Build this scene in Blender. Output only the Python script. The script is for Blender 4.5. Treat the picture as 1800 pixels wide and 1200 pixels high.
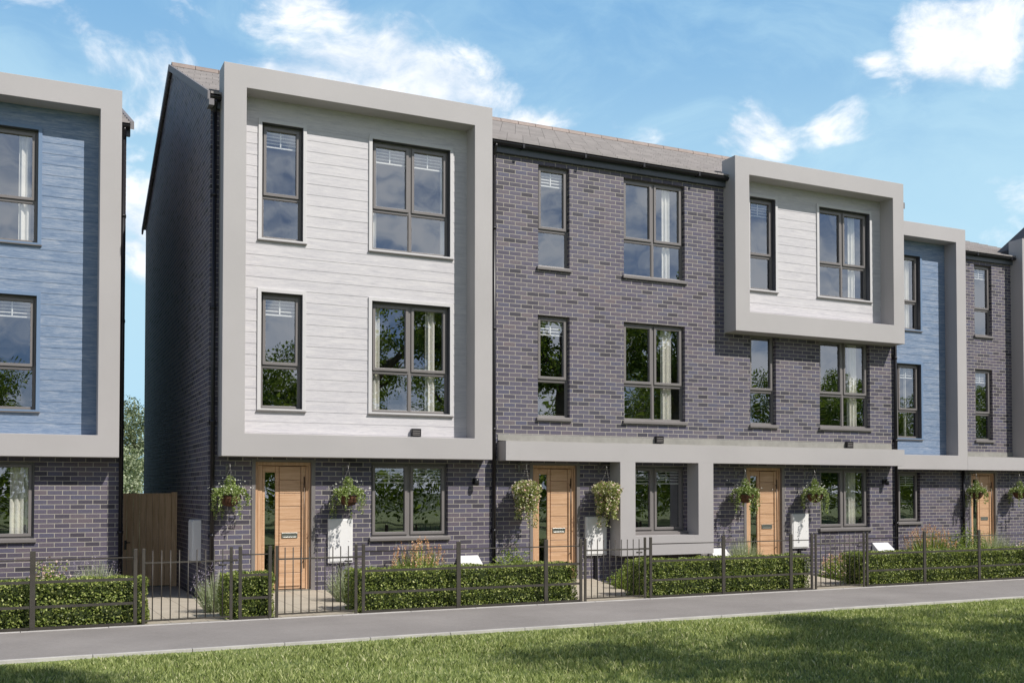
import bpy, math, random
import numpy as np
from mathutils import Vector, Matrix
R = math.radians
rnd = random.Random(7)
scene = bpy.context.scene
for o in list(bpy.data.objects): bpy.data.objects.remove(o)
C = scene.collection

# ------------------------------------------------------------------ camera
cam_d = bpy.data.cameras.new('camera'); cam = bpy.data.objects.new('camera', cam_d); C.objects.link(cam)
cam.location = (0, -16.863, 1.626)
cam.rotation_euler = (R(90 + 1.4), 0, R(-25.5))
cam_d.sensor_width = 36; cam_d.lens = 36 * 1826 / 1800
cam_d.shift_x = 0; cam_d.shift_y = (818 - 600) / 1800
cam_d.clip_start = .1; cam_d.clip_end = 3000
scene.camera = cam
scene.render.resolution_x = 1024; scene.render.resolution_y = 682

# ------------------------------------------------------------------ node helper
class NT:
    def __init__(s, nt): s.nt = nt; s.n = nt.nodes; s.l = nt.links
    def add(s, t, **k):
        n = s.n.new(t)
        for a, b in k.items(): setattr(n, a, b)
        return n
    def put(s, sock, v):
        if isinstance(v, bpy.types.NodeSocket): s.l.new(v, sock)
        elif v is not None:
            if hasattr(sock, 'default_value'):
                if isinstance(v, (tuple, list)) and len(v) == 3 and len(sock.default_value) == 4: v = (*v, 1)
                sock.default_value = v
    def m(s, op, a, b=None, c=None, clamp=False):
        n = s.add('ShaderNodeMath', operation=op, use_clamp=clamp)
        for i, v in enumerate((a, b, c)):
            if v is not None: s.put(n.inputs[i], v)
        return n.outputs[0]
    def vm(s, op, a, b=None, scale=None):
        n = s.add('ShaderNodeVectorMath', operation=op)
        s.put(n.inputs[0], a)
        if b is not None: s.put(n.inputs[1], b)
        if scale is not None: n.inputs['Scale'].default_value = scale
        return n.outputs['Value'] if op in ('LENGTH', 'DOT_PRODUCT') else n.outputs['Vector']
    def mix(s, f, a, b, blend='MIX'):
        n = s.add('ShaderNodeMix', data_type='RGBA', blend_type=blend)
        s.put(n.inputs[0], f); s.put(n.inputs[6], a); s.put(n.inputs[7], b)
        return n.outputs[2]
    def noise(s, vec, scale, detail=4, rough=.55, dist=0):
        n = s.add('ShaderNodeTexNoise')
        if vec is not None: s.l.new(vec, n.inputs['Vector'])
        n.inputs['Scale'].default_value = scale; n.inputs['Detail'].default_value = detail
        n.inputs['Roughness'].default_value = rough; n.inputs['Distortion'].default_value = dist
        return n.outputs['Fac']
    def ramp(s, f, stops, interp='LINEAR'):
        n = s.add('ShaderNodeValToRGB'); r = n.color_ramp; r.interpolation = interp
        while len(r.elements) < len(stops): r.elements.new(.5)
        for e, (p, c) in zip(r.elements, stops):
            e.position = p; e.color = (*c, 1) if len(c) == 3 else c
        s.put(n.inputs[0], f); return n.outputs[0]
    def smooth(s, v, a, b):
        n = s.add('ShaderNodeMapRange', interpolation_type='SMOOTHSTEP')
        s.put(n.inputs[0], v); n.inputs[1].default_value = a; n.inputs[2].default_value = b
        return n.outputs[0]
    def sep(s, v):
        n = s.add('ShaderNodeSeparateXYZ'); s.l.new(v, n.inputs[0]); return n.outputs
    def comb(s, x, y, z):
        n = s.add('ShaderNodeCombineXYZ')
        for i, v in enumerate((x, y, z)): s.put(n.inputs[i], v)
        return n.outputs[0]
    def obj(s): return s.add('ShaderNodeTexCoord').outputs['Object']
    def geo(s): return s.add('ShaderNodeNewGeometry').outputs

# ------------------------------------------------------------------ sun and sky
SUN = Vector((.235, -.375, .465)).normalized()
elev = math.asin(SUN.z); azim = math.atan2(SUN.x, SUN.y)
w = bpy.data.worlds.new('World'); scene.world = w; w.use_nodes = True
W = NT(w.node_tree); W.n.clear()
sky = W.add('ShaderNodeTexSky', sky_type='NISHITA'); sky.sun_disc = False
sky.sun_elevation = elev; sky.sun_rotation = azim; sky.altitude = 50
sky.air_density = 1.0; sky.dust_density = .35; sky.ozone_density = 1.6
dirv = W.vm('NORMALIZE', W.add('ShaderNodeTexCoord').outputs['Generated'])
warp = W.add('ShaderNodeTexNoise'); warp.inputs['Scale'].default_value = 7; warp.inputs['Detail'].default_value = 3
W.l.new(dirv, warp.inputs['Vector'])
wv = W.vm('SCALE', W.vm('SUBTRACT', warp.outputs['Color'], (.5, .5, .5)), scale=.07)
dw = W.vm('ADD', dirv, wv)
stretch = W.vm('MULTIPLY', dw, (1, 1, 1.7))
n1 = W.noise(stretch, 9, 8, .6, .3)
n2 = W.noise(stretch, 30, 6, .6)
nn = W.m('ADD', W.m('MULTIPLY', n1, .75), W.m('MULTIPLY', n2, .25))
# cloud banks: direction, horizontal reach, vertical squash, weight
banks = [((.270, .883, .372), .12, 2.2, 1.15), ((.340, .869, .360), .085, 1.6, 1.2), ((.215, .9, .365), .075, 2.4, 1.05),
         ((.400, .848, .328), .085, 3.0, 1.0), ((.275, .90, .345), .12, 3, 1.1), ((.255, .880, .400), .07, 1.5, .8), ((.08, .93, .355), .13, 1.3, .52), ((.223, .879, .43), .07, 1.6, .8),
         ((.700, .606, .378), .085, 1.5, 1.05), ((.655, .655, .366), .04, 2.0, .75),
         ((.590, .738, .325), .055, 1.4, .88), ((.640, .699, .324), .042, 1.6, .92), ((.094, .97, .225), .09, 1.3, 1.0),
         ((.50, .80, .31), .06, 1.6, .5), ((.78, .55, .24), .14, 2., .3)]
acc = None
for c, r, k, wt in banks:
    v = Vector(c).normalized()
    d = W.vm('LENGTH', W.vm('MULTIPLY', W.vm('SUBTRACT', dw, tuple(v)), (1, 1, k)))
    f = W.m('MULTIPLY', W.smooth(d, r * 1.35, r * .15), wt)
    acc = f if acc is None else W.m('MAXIMUM', acc, f)
# broken cumulus over the part of the sky behind the street
dz = W.sep(dirv)
back = W.m('MULTIPLY', W.m('MULTIPLY', W.smooth(dz[1], .1, -.2), W.smooth(dz[2], .62, .45)), .92)
acc = W.m('MAXIMUM', acc, back)
dens = W.smooth(W.m('ADD', acc, W.m('MULTIPLY', W.m('SUBTRACT', nn, .5), 2.9)), .40, 1.08)
dens = W.m('MULTIPLY', dens, W.smooth(acc, .02, .2))
wisp = W.noise(W.vm('MULTIPLY', dw, (1, 1, 2.2)), 4.2, 7, .62, .8)
haze = W.m('MULTIPLY', W.smooth(wisp, .38, .68), W.smooth(dz[2], .75, .25))
skyc = W.mix(1.0, sky.outputs[0], (1.02, 1.1, 1.06), 'MULTIPLY')
north = W.smooth(dz[1], -.15, .45)
skyc = W.mix(W.m('MULTIPLY', north, W.smooth(dz[2], .95, .45)), skyc, W.mix(W.smooth(dz[2], .45, .20), (3.0, 6.3, 10.4), (6.8, 10.5, 12.9)))
skyc = W.mix(W.m('MULTIPLY', haze, .60), skyc, (7.2, 10.8, 13.0))
skyc = W.mix(W.m('SUBTRACT', 1, north), skyc, W.mix(1, skyc, (.42, .50, .74), 'MULTIPLY'))
cloudc = W.mix(W.smooth(nn, .40, .62), (10.5, 11.9, 13.6), (15.5, 15.7, 16))
cloudc = W.mix(W.m('SUBTRACT', 1, north), cloudc, W.mix(1, cloudc, (.84, .86, .90), 'MULTIPLY'))
col = W.mix(dens, skyc, cloudc)
bg = W.add('ShaderNodeBackground'); bg.inputs[1].default_value = .073; W.l.new(col, bg.inputs[0])
W.l.new(bg.outputs[0], W.add('ShaderNodeOutputWorld').inputs[0])
sl = bpy.data.lights.new('sun', 'SUN'); sl.energy = 4.85; sl.angle = R(.5); sl.color = (1, .955, .89)
so = bpy.data.objects.new('sun', sl); C.objects.link(so); so.rotation_euler = (-SUN).to_track_quat('-Z', 'Y').to_euler()
so.location = (10, -20, 25)
vs = scene.view_settings; vs.view_transform = 'Standard'; vs.look = 'None'; vs.exposure = 0; vs.gamma = 1
try: scene.cycles.transparent_max_bounces = 12
except Exception: pass

# ------------------------------------------------------------------ materials
def mat(name, col=None, rough=.7, metal=0, spec=.5, fn=None):
    m = bpy.data.materials.new(name); m.use_nodes = True
    N = NT(m.node_tree); N.n.clear()
    b = N.add('ShaderNodeBsdfPrincipled'); o = N.add('ShaderNodeOutputMaterial'); N.l.new(b.outputs[0], o.inputs[0])
    b.inputs['Roughness'].default_value = rough; b.inputs['Metallic'].default_value = metal
    b.inputs['Specular IOR Level'].default_value = spec
    if col: b.inputs['Base Color'].default_value = (*col, 1)
    if fn: fn(N, b)
    return m
def bump(N, b, h, dist=.01, strength=1):
    n = N.add('ShaderNodeBump'); n.inputs['Distance'].default_value = dist; n.inputs['Strength'].default_value = strength
    N.put(n.inputs['Height'], h); N.l.new(n.outputs[0], b.inputs['Normal'])
def mottled(c, amt=.12, sc=1.3, fine=40, rough=.7, bd=.002, **k):
    def fn(N, b):
        v = N.geo()['Position'] if k.get('world') else N.obj(); a = N.noise(v, sc, 5); f = N.noise(v, fine, 3)
        t = N.m('ADD', N.m('MULTIPLY', a, .7), N.m('MULTIPLY', f, .3))
        lo = tuple(x * (1 - amt) for x in c); hi = tuple(min(1, x * (1 + amt)) for x in c)
        N.put(b.inputs['Base Color'], N.mix(N.smooth(t, .3, .7), lo, hi))
        if bd: bump(N, b, f, bd)
    return fn
def brick_fn(N, b):
    p = N.sep(N.obj()); g = N.sep(N.geo()['Normal'])
    side = N.m('GREATER_THAN', N.m('ABSOLUTE', g[0]), .5); top = N.m('GREATER_THAN', N.m('ABSOLUTE', g[2]), .5)
    u = N.m('ADD', N.m('MULTIPLY', p[0], N.m('SUBTRACT', 1, side)), N.m('MULTIPLY', p[1], side))
    v = N.m('ADD', N.m('MULTIPLY', p[2], N.m('SUBTRACT', 1, top)), N.m('MULTIPLY', p[1], top))
    v = N.m('ADD', v, 3.0); u = N.m('ADD', u, 40.0)
    row = N.m('FLOOR', N.m('DIVIDE', v, .0785)); odd = N.m('MODULO', row, 2)
    uu = N.m('ADD', N.m('DIVIDE', u, .235), N.m('MULTIPLY', odd, .5)); colm = N.m('FLOOR', uu)
    fx = N.m('SUBTRACT', uu, colm); fy = N.m('FRACT', N.m('DIVIDE', v, .0785))
    ex = N.m('MULTIPLY', N.m('MINIMUM', fx, N.m('SUBTRACT', 1, fx)), .235)
    ey = N.m('MULTIPLY', N.m('MINIMUM', fy, N.m('SUBTRACT', 1, fy)), .0785)
    e = N.m('MINIMUM', ex, ey); wob = N.m('MULTIPLY', N.m('SUBTRACT', N.noise(N.obj(), 60, 2), .5), .003)
    face = N.smooth(N.m('ADD', e, wob), .0040, .0068)
    wn = N.add('ShaderNodeTexWhiteNoise', noise_dimensions='2D'); N.l.new(N.comb(colm, row, 0), wn.inputs['Vector'])
    wn2 = N.add('ShaderNodeTexWhiteNoise', noise_dimensions='2D'); N.l.new(N.comb(row, colm, 0), wn2.inputs['Vector'])
    bc = N.ramp(wn.outputs['Value'], [(0, (.036, .032, .040)), (.16, (.066, .058, .073)), (.38, (.104, .092, .122)),
                                      (.6, (.126, .108, .120)), (.8, (.092, .092, .128)), (1, (.150, .122, .120))])
    bc = N.mix(1, bc, (.96, 1.01, 1.19), "MULTIPLY")
    bc = N.mix(N.m('MULTIPLY', wn2.outputs['Value'], .28), bc, (.100, .098, .132))
    tex = N.noise(N.obj(), 45, 5, .7)
    bc = N.mix(N.smooth(tex, .25, .75), N.mix(1, bc, (.74, .74, .74), 'MULTIPLY'), N.mix(1, bc, (1.22, 1.2, 1.18), 'MULTIPLY'))
    big = N.noise(N.obj(), .5, 4)
    bc = N.mix(N.smooth(big, .35, .7), bc, N.mix(1, bc, (1.08, .98, .95), 'MULTIPLY'))
    mc = N.mix(N.noise(N.obj(), 2.5, 3), (.37, .34, .29), (.53, .50, .44))
    N.put(b.inputs['Base Color'], N.mix(face, mc, bc))
    h = N.m('ADD', face, N.m('MULTIPLY', tex, .25)); bump(N, b, h, .006, .9)
    N.put(b.inputs['Roughness'], N.m('SUBTRACT', .85, N.m('MULTIPLY', face, .2)))
def board_fn(c1, c2, c3):
    def fn(N, b):
        v = N.obj(); p = N.sep(v)
        row = N.m('FLOOR', N.m('DIVIDE', N.m('ADD', p[2], 3.012), .18))
        wn = N.add('ShaderNodeTexWhiteNoise', noise_dimensions='1D'); N.l.new(row, wn.inputs['W'])
        off = N.m('MULTIPLY', wn.outputs['Value'], 30)
        q = N.comb(N.m('ADD', p[0], off), 0, N.m('MULTIPLY', p[2], 11))
        g1 = N.noise(q, 1.6, 8, .68, .9); g2 = N.noise(N.comb(N.m('ADD', p[0], off), 0, N.m('MULTIPLY', p[2], 16)), 6.5, 7, .75, .6)
        t = N.m('ADD', N.m('MULTIPLY', g1, .48), N.m('MULTIPLY', g2, .52))
        cc = N.ramp(t, [(.30, c1), (.47, c2), (.62, c3)])
        cc = N.mix(N.m('MULTIPLY', wn.outputs['Value'], .22), cc, c2)
        N.put(b.inputs['Base Color'], cc); bump(N, b, t, .004, .8)
    return fn
def wood_fn(c1, c2, vert=True, sc=1.0):
    def fn(N, b):
        p = N.sep(N.obj())
        q = N.comb(N.m('MULTIPLY', p[0], 14 if vert else 1), N.m('MULTIPLY', p[1], 14 if vert else 1), N.m('MULTIPLY', p[2], 1 if vert else 16))
        g = N.noise(q, 2.2 * sc, 7, .65, .6)
        N.put(b.inputs['Base Color'], N.mix(N.smooth(g, .3, .7), c1, c2)); bump(N, b, g, .002)
    return fn
M = {}
M['brick'] = mat('grey_blue_brick', rough=.7, fn=brick_fn)
M['render'] = mat('warm_grey_render', rough=.62, fn=mottled((.43, .41, .408), .05, .6, 180, bd=.0006, world=True))
M['white_board'] = mat('white_boarding', rough=.6, fn=board_fn((.35, .345, .375), (.535, .518, .54), (.67, .645, .645)))
M['blue_board'] = mat('blue_boarding', rough=.55, fn=board_fn((.05, .095, .18), (.155, .225, .345), (.37, .415, .49)))
M['white_trim'] = mat('white_trim', (.60, .585, .59), .5)
M['blue_trim'] = mat('blue_trim', (.16, .24, .37), .5)
M['frame'] = mat('grey_window_frame', rough=.38, fn=mottled((.20, .184, .180), .04, 2, 60, bd=0))
M['metal'] = mat('slate_metal', (.085, .088, .105), .45)
M['pipe'] = mat('black_plastic', (.012, .011, .014), .35)
M['fascia'] = mat('dark_fascia', (.075, .085, .10), .4)
M['flash'] = mat('lead_flashing', rough=.55, fn=mottled((.30, .29, .265), .15, 2.5, 12))
def tile_fn(N, b):
    p = N.sep(N.obj()); wn = N.add('ShaderNodeTexWhiteNoise', noise_dimensions='2D')
    row = N.m('FLOOR', N.m('DIVIDE', p[2], .145)); c = N.m('FLOOR', N.m('ADD', N.m('DIVIDE', p[0], .33), N.m('MULTIPLY', N.m('MODULO', row, 2), .5)))
    N.l.new(N.comb(c, row, 0), wn.inputs['Vector'])
    t = N.m('ADD', N.m('MULTIPLY', wn.outputs['Value'], .35), N.m('MULTIPLY', N.noise(N.obj(), 6, 6), .65))
    fx = N.m('FRACT', N.m('ADD', N.m('DIVIDE', p[0], .33), N.m('MULTIPLY', N.m('MODULO', row, 2), .5)))
    gap = N.smooth(N.m('MINIMUM', fx, N.m('SUBTRACT', 1, fx)), .005, .02)
    cc = N.mix(t, (.21, .195, .19), (.37, .34, .33))
    N.put(b.inputs['Base Color'], N.mix(gap, (.06, .055, .055), cc)); bump(N, b, t, .004)
M['tile'] = mat('grey_roof_tile', rough=.6, fn=tile_fn)
M['shade_tile'] = mat('shaded_roof_tile', rough=.6, fn=mottled((.03, .028, .034), .3, 4, 30))  # roof tile of the cross gable, its shade painted in as near-black
M['ridge'] = mat('ridge_tile', rough=.6, fn=mottled((.28, .22, .19), .15, 3, 30))
M['verge'] = mat('verge_mortar', (.20, .19, .20), .7)
M['oak'] = mat('oak_door', rough=.42, fn=wood_fn((.50, .295, .165), (.645, .42, .265), False))
M['oak_v'] = mat('oak_frame', rough=.42, fn=wood_fn((.50, .295, .165), (.645, .42, .265), True))
M['gatewood'] = mat('timber_gate', rough=.7, fn=wood_fn((.60, .39, .20), (.82, .58, .35), True, .8))
M['steel'] = mat('brushed_steel', (.45, .45, .43), .3, .9)
M['bronze'] = mat('dark_bronze', (.08, .06, .045), .35, .6)
M['curtain'] = mat('cream_curtain', (.88, .85, .78), .9)
M['blind'] = mat('white_blind', (.82, .81, .78), .6)
M['meter'] = mat('white_plastic', rough=.4, fn=mottled((.80, .79, .78), .02, 3, 30, bd=0))
M['greymeter'] = mat('grey_plastic', (.42, .43, .46), .45)
M['railing'] = mat('painted_railing', rough=.5, fn=mottled((.052, .046, .038), .25, 6, 90))
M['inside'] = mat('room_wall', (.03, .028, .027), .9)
M['asphalt'] = mat('path_asphalt', rough=.9, fn=None)
def asphalt_fn(N, b):
    v = N.obj(); a = N.noise(v, .8, 6, .6); f = N.noise(v, 150, 2); g = N.noise(v, 18, 5, .7)
    t = N.m('ADD', N.m('ADD', N.m('MULTIPLY', a, .45), N.m('MULTIPLY', g, .25)), N.m('MULTIPLY', f, .3))
    N.put(b.inputs['Base Color'], N.ramp(t, [(.3, (.19, .172, .162)), (.5, (.265, .243, .230)), (.7, (.345, .318, .300))])); bump(N, b, f, .004)
M['asphalt'] = mat('path_tarmac', rough=.9, fn=asphalt_fn)
M['kerb'] = mat('concrete_edging', rough=.85, fn=mottled((.47, .45, .43), .15, 3, 50))
def slab_fn(N, b):
    v = N.obj(); p = N.sep(v)
    a = N.noise(v, 2, 5); f = N.noise(v, 70, 3)
    fx = N.m('FRACT', N.m('DIVIDE', N.m('ADD', p[0], 50), .45)); fy = N.m('FRACT', N.m('DIVIDE', N.m('ADD', p[1], 50), .6))
    e = N.m('MINIMUM', N.m('MINIMUM', fx, N.m('SUBTRACT', 1, fx)), N.m('MINIMUM', fy, N.m('SUBTRACT', 1, fy)))
    j = N.smooth(e, .006, .016)
    cc = N.mix(N.m('ADD', N.m('MULTIPLY', a, .6), N.m('MULTIPLY', f, .4)), (.36, .31, .24), (.56, .50, .40))
    N.put(b.inputs['Base Color'], N.mix(j, (.27, .23, .18), cc)); bump(N, b, N.m('ADD', j, N.m('MULTIPLY', f, .3)), .003)
M['slab'] = mat('buff_paving', rough=.85, fn=slab_fn)
M['soil'] = mat('soil', rough=.95, fn=mottled((.05, .036, .024), .4, 6, 60, bd=.02))
M['turf'] = mat('turf', rough=.95, fn=mottled((.17, .215, .065), .3, .7, 30, bd=.02))
M['field'] = mat('meadow', rough=.95, fn=mottled((.07, .10, .035), .25, .1, 4, bd=0))
def leaf(name, stops, trans=.25, rough=.45):
    m = bpy.data.materials.new(name); m.use_nodes = True; N = NT(m.node_tree); N.n.clear()
    b = N.add('ShaderNodeBsdfPrincipled'); t = N.add('ShaderNodeBsdfTranslucent'); mx = N.add('ShaderNodeMixShader')
    o = N.add('ShaderNodeOutputMaterial'); b.inputs['Roughness'].default_value = rough; b.inputs['Specular IOR Level'].default_value = .4
    c = N.ramp(N.geo()['Random Per Island'], stops)
    N.l.new(c, b.inputs['Base Color']); N.put(t.inputs[0], N.mix(1, c, (1.25, 1.3, .7), 'MULTIPLY')); mx.inputs[0].default_value = trans
    N.l.new(b.outputs[0], mx.inputs[1]); N.l.new(t.outputs[0], mx.inputs[2]); N.l.new(mx.outputs[0], o.inputs[0])
    return m
M['hedge'] = leaf('box_hedge_leaf', [(0, (.07, .10, .02)), (.35, (.18, .24, .05)), (.75, (.31, .37, .09)), (1, (.58, .60, .22))])
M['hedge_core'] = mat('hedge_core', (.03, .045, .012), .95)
M['grass'] = leaf('grass_blade', [(0, (.18, .225, .07)), (.4, (.31, .365, .13)), (.75, (.43, .475, .19)), (.95, (.56, .57, .30)), (1, (.76, .71, .48))], .3, .55)
M['leafA'] = leaf('tree_leaf', [(0, (.07, .11, .02)), (.5, (.14, .20, .045)), (1, (.27, .34, .09))], .45)
M['leafpale'] = leaf('pale_tree_leaf', [(0, (.22, .27, .15)), (.5, (.38, .43, .27)), (1, (.62, .66, .48))])
M['leafpine'] = leaf('grey_green_needle', [(0, (.09, .12, .06)), (.5, (.17, .21, .11)), (1, (.30, .34, .20))])
M['basketleaf'] = leaf('basket_leaf', [(0, (.07, .11, .02)), (.4, (.20, .28, .06)), (.8, (.36, .44, .14)), (1, (.62, .64, .42))])
M['pinkflower'] = leaf('pink_petal', [(0, (.68, .36, .36)), (.5, (.82, .64, .58)), (1, (.88, .84, .78))])
M['basketmix'] = leaf('variegated_leaf', [(0, (.10, .13, .02)), (.4, (.28, .33, .08)), (.75, (.50, .53, .24)), (1, (.78, .74, .55))])
M['lav'] = leaf('lavender_leaf', [(0, (.20, .24, .13)), (.5, (.38, .43, .27)), (1, (.60, .63, .46))])
M['lavflower'] = leaf('lavender_flower', [(0, (.30, .25, .36)), (1, (.52, .46, .58))])
M['orange'] = leaf('orange_flower', [(0, (.58, .28, .12)), (.5, (.70, .42, .24)), (1, (.78, .56, .38))])
M['lime'] = leaf('lime_leaf', [(0, (.10, .16, .03)), (.5, (.20, .28, .05)), (1, (.36, .42, .10))])
M['bark'] = mat('bark', rough=.9, fn=mottled((.11, .085, .06), .35, 5, 30, bd=.01))
M['coir'] = mat('coir_liner', rough=.9, fn=mottled((.11, .048, .026), .4, 20, 90, bd=.004))
M['wire'] = mat('chain_steel', (.25, .24, .23), .4, .7)
def glass_fn():
    m = bpy.data.materials.new('window_glass'); m.use_nodes = True; N = NT(m.node_tree); N.n.clear()
    g = N.add('ShaderNodeBsdfGlossy'); g.inputs['Roughness'].default_value = 0.0; g.inputs[0].default_value = (.92, .95, 1, 1)
    t = N.add('ShaderNodeBsdfTransparent'); t.inputs[0].default_value = (.97, .98, .98, 1)
    g_ = N.geo(); c_ = N.m('ABSOLUTE', N.vm('DOT_PRODUCT', g_['Incoming'], g_['Normal']))
    f = N.m('ADD', N.m('MULTIPLY', N.m('POWER', N.m('SUBTRACT', 1, c_), 4), .65), .29, clamp=True)
    n = N.add('ShaderNodeBump'); n.inputs['Distance'].default_value = .0022; n.inputs['Strength'].default_value = 1
    N.l.new(N.noise(N.obj(), 1.7, 1), n.inputs['Height']); N.l.new(n.outputs[0], g.inputs['Normal'])
    mx = N.add('ShaderNodeMixShader'); N.l.new(f, mx.inputs[0]); N.l.new(t.outputs[0], mx.inputs[1]); N.l.new(g.outputs[0], mx.inputs[2])
    N.l.new(mx.outputs[0], N.add('ShaderNodeOutputMaterial').inputs[0]); return m
M['glass'] = glass_fn()

# ------------------------------------------------------------------ object helpers
def tag(o, label=None, cat=None, group=None, kind=None):
    if label: o['label'] = label
    if cat: o['category'] = cat
    if group: o['group'] = group
    if kind: o['kind'] = kind
    return o
def empty(name, loc=(0, 0, 0), rz=0):
    o = bpy.data.objects.new(name, None); C.objects.link(o); o.location = loc; o.rotation_euler[2] = rz
    o.empty_display_size = .2; o['org'] = tuple(float(x) for x in loc); return o
def org(p): return tuple(p['org']) if p is not None and 'org' in p else (0, 0, 0)
def link(name, me, m, parent=None, origin=None):
    """the mesh is written in world coordinates; it is stored relative to the origin of its thing"""
    o = bpy.data.objects.new(name, me); C.objects.link(o)
    ms = m if isinstance(m, (list, tuple)) else [m]
    for x in ms: me.materials.append(M[x] if isinstance(x, str) else x)
    og = org(parent) if parent is not None else (origin or (0, 0, 0))
    if any(og): me.transform(Matrix.Translation(Vector([-c for c in og])))
    o['org'] = tuple(float(x) for x in og)
    if parent is not None: o.parent = parent
    else: o.location = og
    return o
class MB:
    def __init__(s): s.v = []; s.f = []; s.m = []; s.sm = []
    def face(s, pts, mi=0, sm=False):
        i = len(s.v); s.v += [tuple(p) for p in pts]; s.f.append(tuple(range(i, i + len(pts)))); s.m.append(mi); s.sm.append(sm)
    def box(s, x0, x1, y0, y1, z0, z1, mi=0):
        i = len(s.v); s.v += [(x, y, z) for z in (z0, z1) for y in (y0, y1) for x in (x0, x1)]
        for f in ((0, 2, 3, 1), (4, 5, 7, 6), (0, 1, 5, 4), (2, 6, 7, 3), (0, 4, 6, 2), (1, 3, 7, 5)):
            s.f.append(tuple(i + k for k in f)); s.m.append(mi); s.sm.append(False)
        return s
    def hexa(s, p, mi=0):      # 8 points ordered as in box
        i = len(s.v); s.v += [tuple(q) for q in p]
        for f in ((0, 2, 3, 1), (4, 5, 7, 6), (0, 1, 5, 4), (2, 6, 7, 3), (0, 4, 6, 2), (1, 3, 7, 5)):
            s.f.append(tuple(i + k for k in f)); s.m.append(mi); s.sm.append(False)
    def ring(s, X0, X1, Z0, Z1, a0, a1, c0, c1, y0, y1, mi=0):   # picture frame with real depth
        i = len(s.v)
        for y in (y0, y1):
            s.v += [(X0, y, Z0), (X1, y, Z0), (X1, y, Z1), (X0, y, Z1), (a0, y, c0), (a1, y, c0), (a1, y, c1), (a0, y, c1)]
        for k in range(4):
            n = (k + 1) % 4
            for f in ((k, n, n + 4, k + 4), (k + 8, k + 12, n + 12, n + 8), (k, k + 8, n + 8, n), (k + 4, n + 4, n + 12, k + 12)):
                s.f.append(tuple(i + q for q in f)); s.m.append(mi); s.sm.append(False)
    def tube(s, pts, r, n=8, mi=0, cap=True):
        pts = [Vector(p) for p in pts]; rs = r if isinstance(r, (list, tuple)) else [r] * len(pts); base = len(s.v)
        up = Vector((.13, .27, 1)).normalized(); prev = None
        for k, p in enumerate(pts):
            t = (pts[min(k + 1, len(pts) - 1)] - pts[max(k - 1, 0)]).normalized()
            a = (prev - t * prev.dot(t)) if prev is not None else t.cross(up if abs(t.dot(up)) < .95 else Vector((1, 0, 0)))
            a.normalize(); prev = a; b = t.cross(a)
            for j in range(n):
                th = 2 * math.pi * j / n; s.v.append(tuple(p + (a * math.cos(th) + b * math.sin(th)) * rs[k]))
        for k in range(len(pts) - 1):
            for j in range(n):
                q = (j + 1) % n
                s.f.append((base + k * n + j, base + k * n + q, base + (k + 1) * n + q, base + (k + 1) * n + j)); s.m.append(mi); s.sm.append(True)
        if cap:
            s.f.append(tuple(base + j for j in reversed(range(n)))); s.m.append(mi); s.sm.append(False)
            e = base + (len(pts) - 1) * n; s.f.append(tuple(e + j for j in range(n))); s.m.append(mi); s.sm.append(False)
        return s
    def build(s, name, m, parent=None, origin=None, bevel=0):
        me = bpy.data.meshes.new(name); me.from_pydata(s.v, [], s.f)
        me.polygons.foreach_set('material_index', s.m); me.polygons.foreach_set('use_smooth', s.sm); me.update()
        import bmesh
        bm = bmesh.new(); bm.from_mesh(me); bmesh.ops.recalc_face_normals(bm, faces=bm.faces) if bevel >= 0 else None; bm.to_mesh(me); bm.free()
        o = link(name, me, m, parent, origin)
        if bevel > 0:
            b = o.modifiers.new('bevel', 'BEVEL'); b.width = bevel; b.segments = 2; b.limit_method = 'ANGLE'
        return o
def np_mesh(name, V, n):       # V: (k*n,3) array, faces of n verts each
    me = bpy.data.meshes.new(name); k = len(V) // n
    me.vertices.add(len(V)); me.vertices.foreach_set('co', np.asarray(V, np.float32).ravel())
    me.loops.add(len(V)); me.loops.foreach_set('vertex_index', np.arange(len(V), dtype=np.int32))
    me.polygons.add(k); me.polygons.foreach_set('loop_start', np.arange(0, len(V), n, dtype=np.int32))
    try: me.polygons.foreach_set('loop_total', np.full(k, n, dtype=np.int32))
    except Exception: pass
    me.update(calc_edges=True); return me
def leaves(P, size, rs, out=None, bias=.6, aspect=.6):
    """rhombic leaves at the points P, turned partly towards 'out'"""
    k = len(P); d = rs.normal(size=(k, 3))
    d /= np.linalg.norm(d, axis=1)[:, None]
    nrm = d if out is None else d * (1 - bias) + out * bias
    nrm /= np.linalg.norm(nrm, axis=1)[:, None] + 1e-9
    a = np.cross(nrm, rs.normal(size=(k, 3))); a /= np.linalg.norm(a, axis=1)[:, None] + 1e-9
    b = np.cross(nrm, a); s = (size * rs.uniform(.6, 1.3, k))[:, None]
    V = np.stack([P - a * s * .5, P - b * s * .5 * aspect + a * s * .05, P + a * s * .5 + nrm * s * .12, P + b * s * .5 * aspect + a * s * .05], 1)
    return V.reshape(-1, 3)

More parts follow.
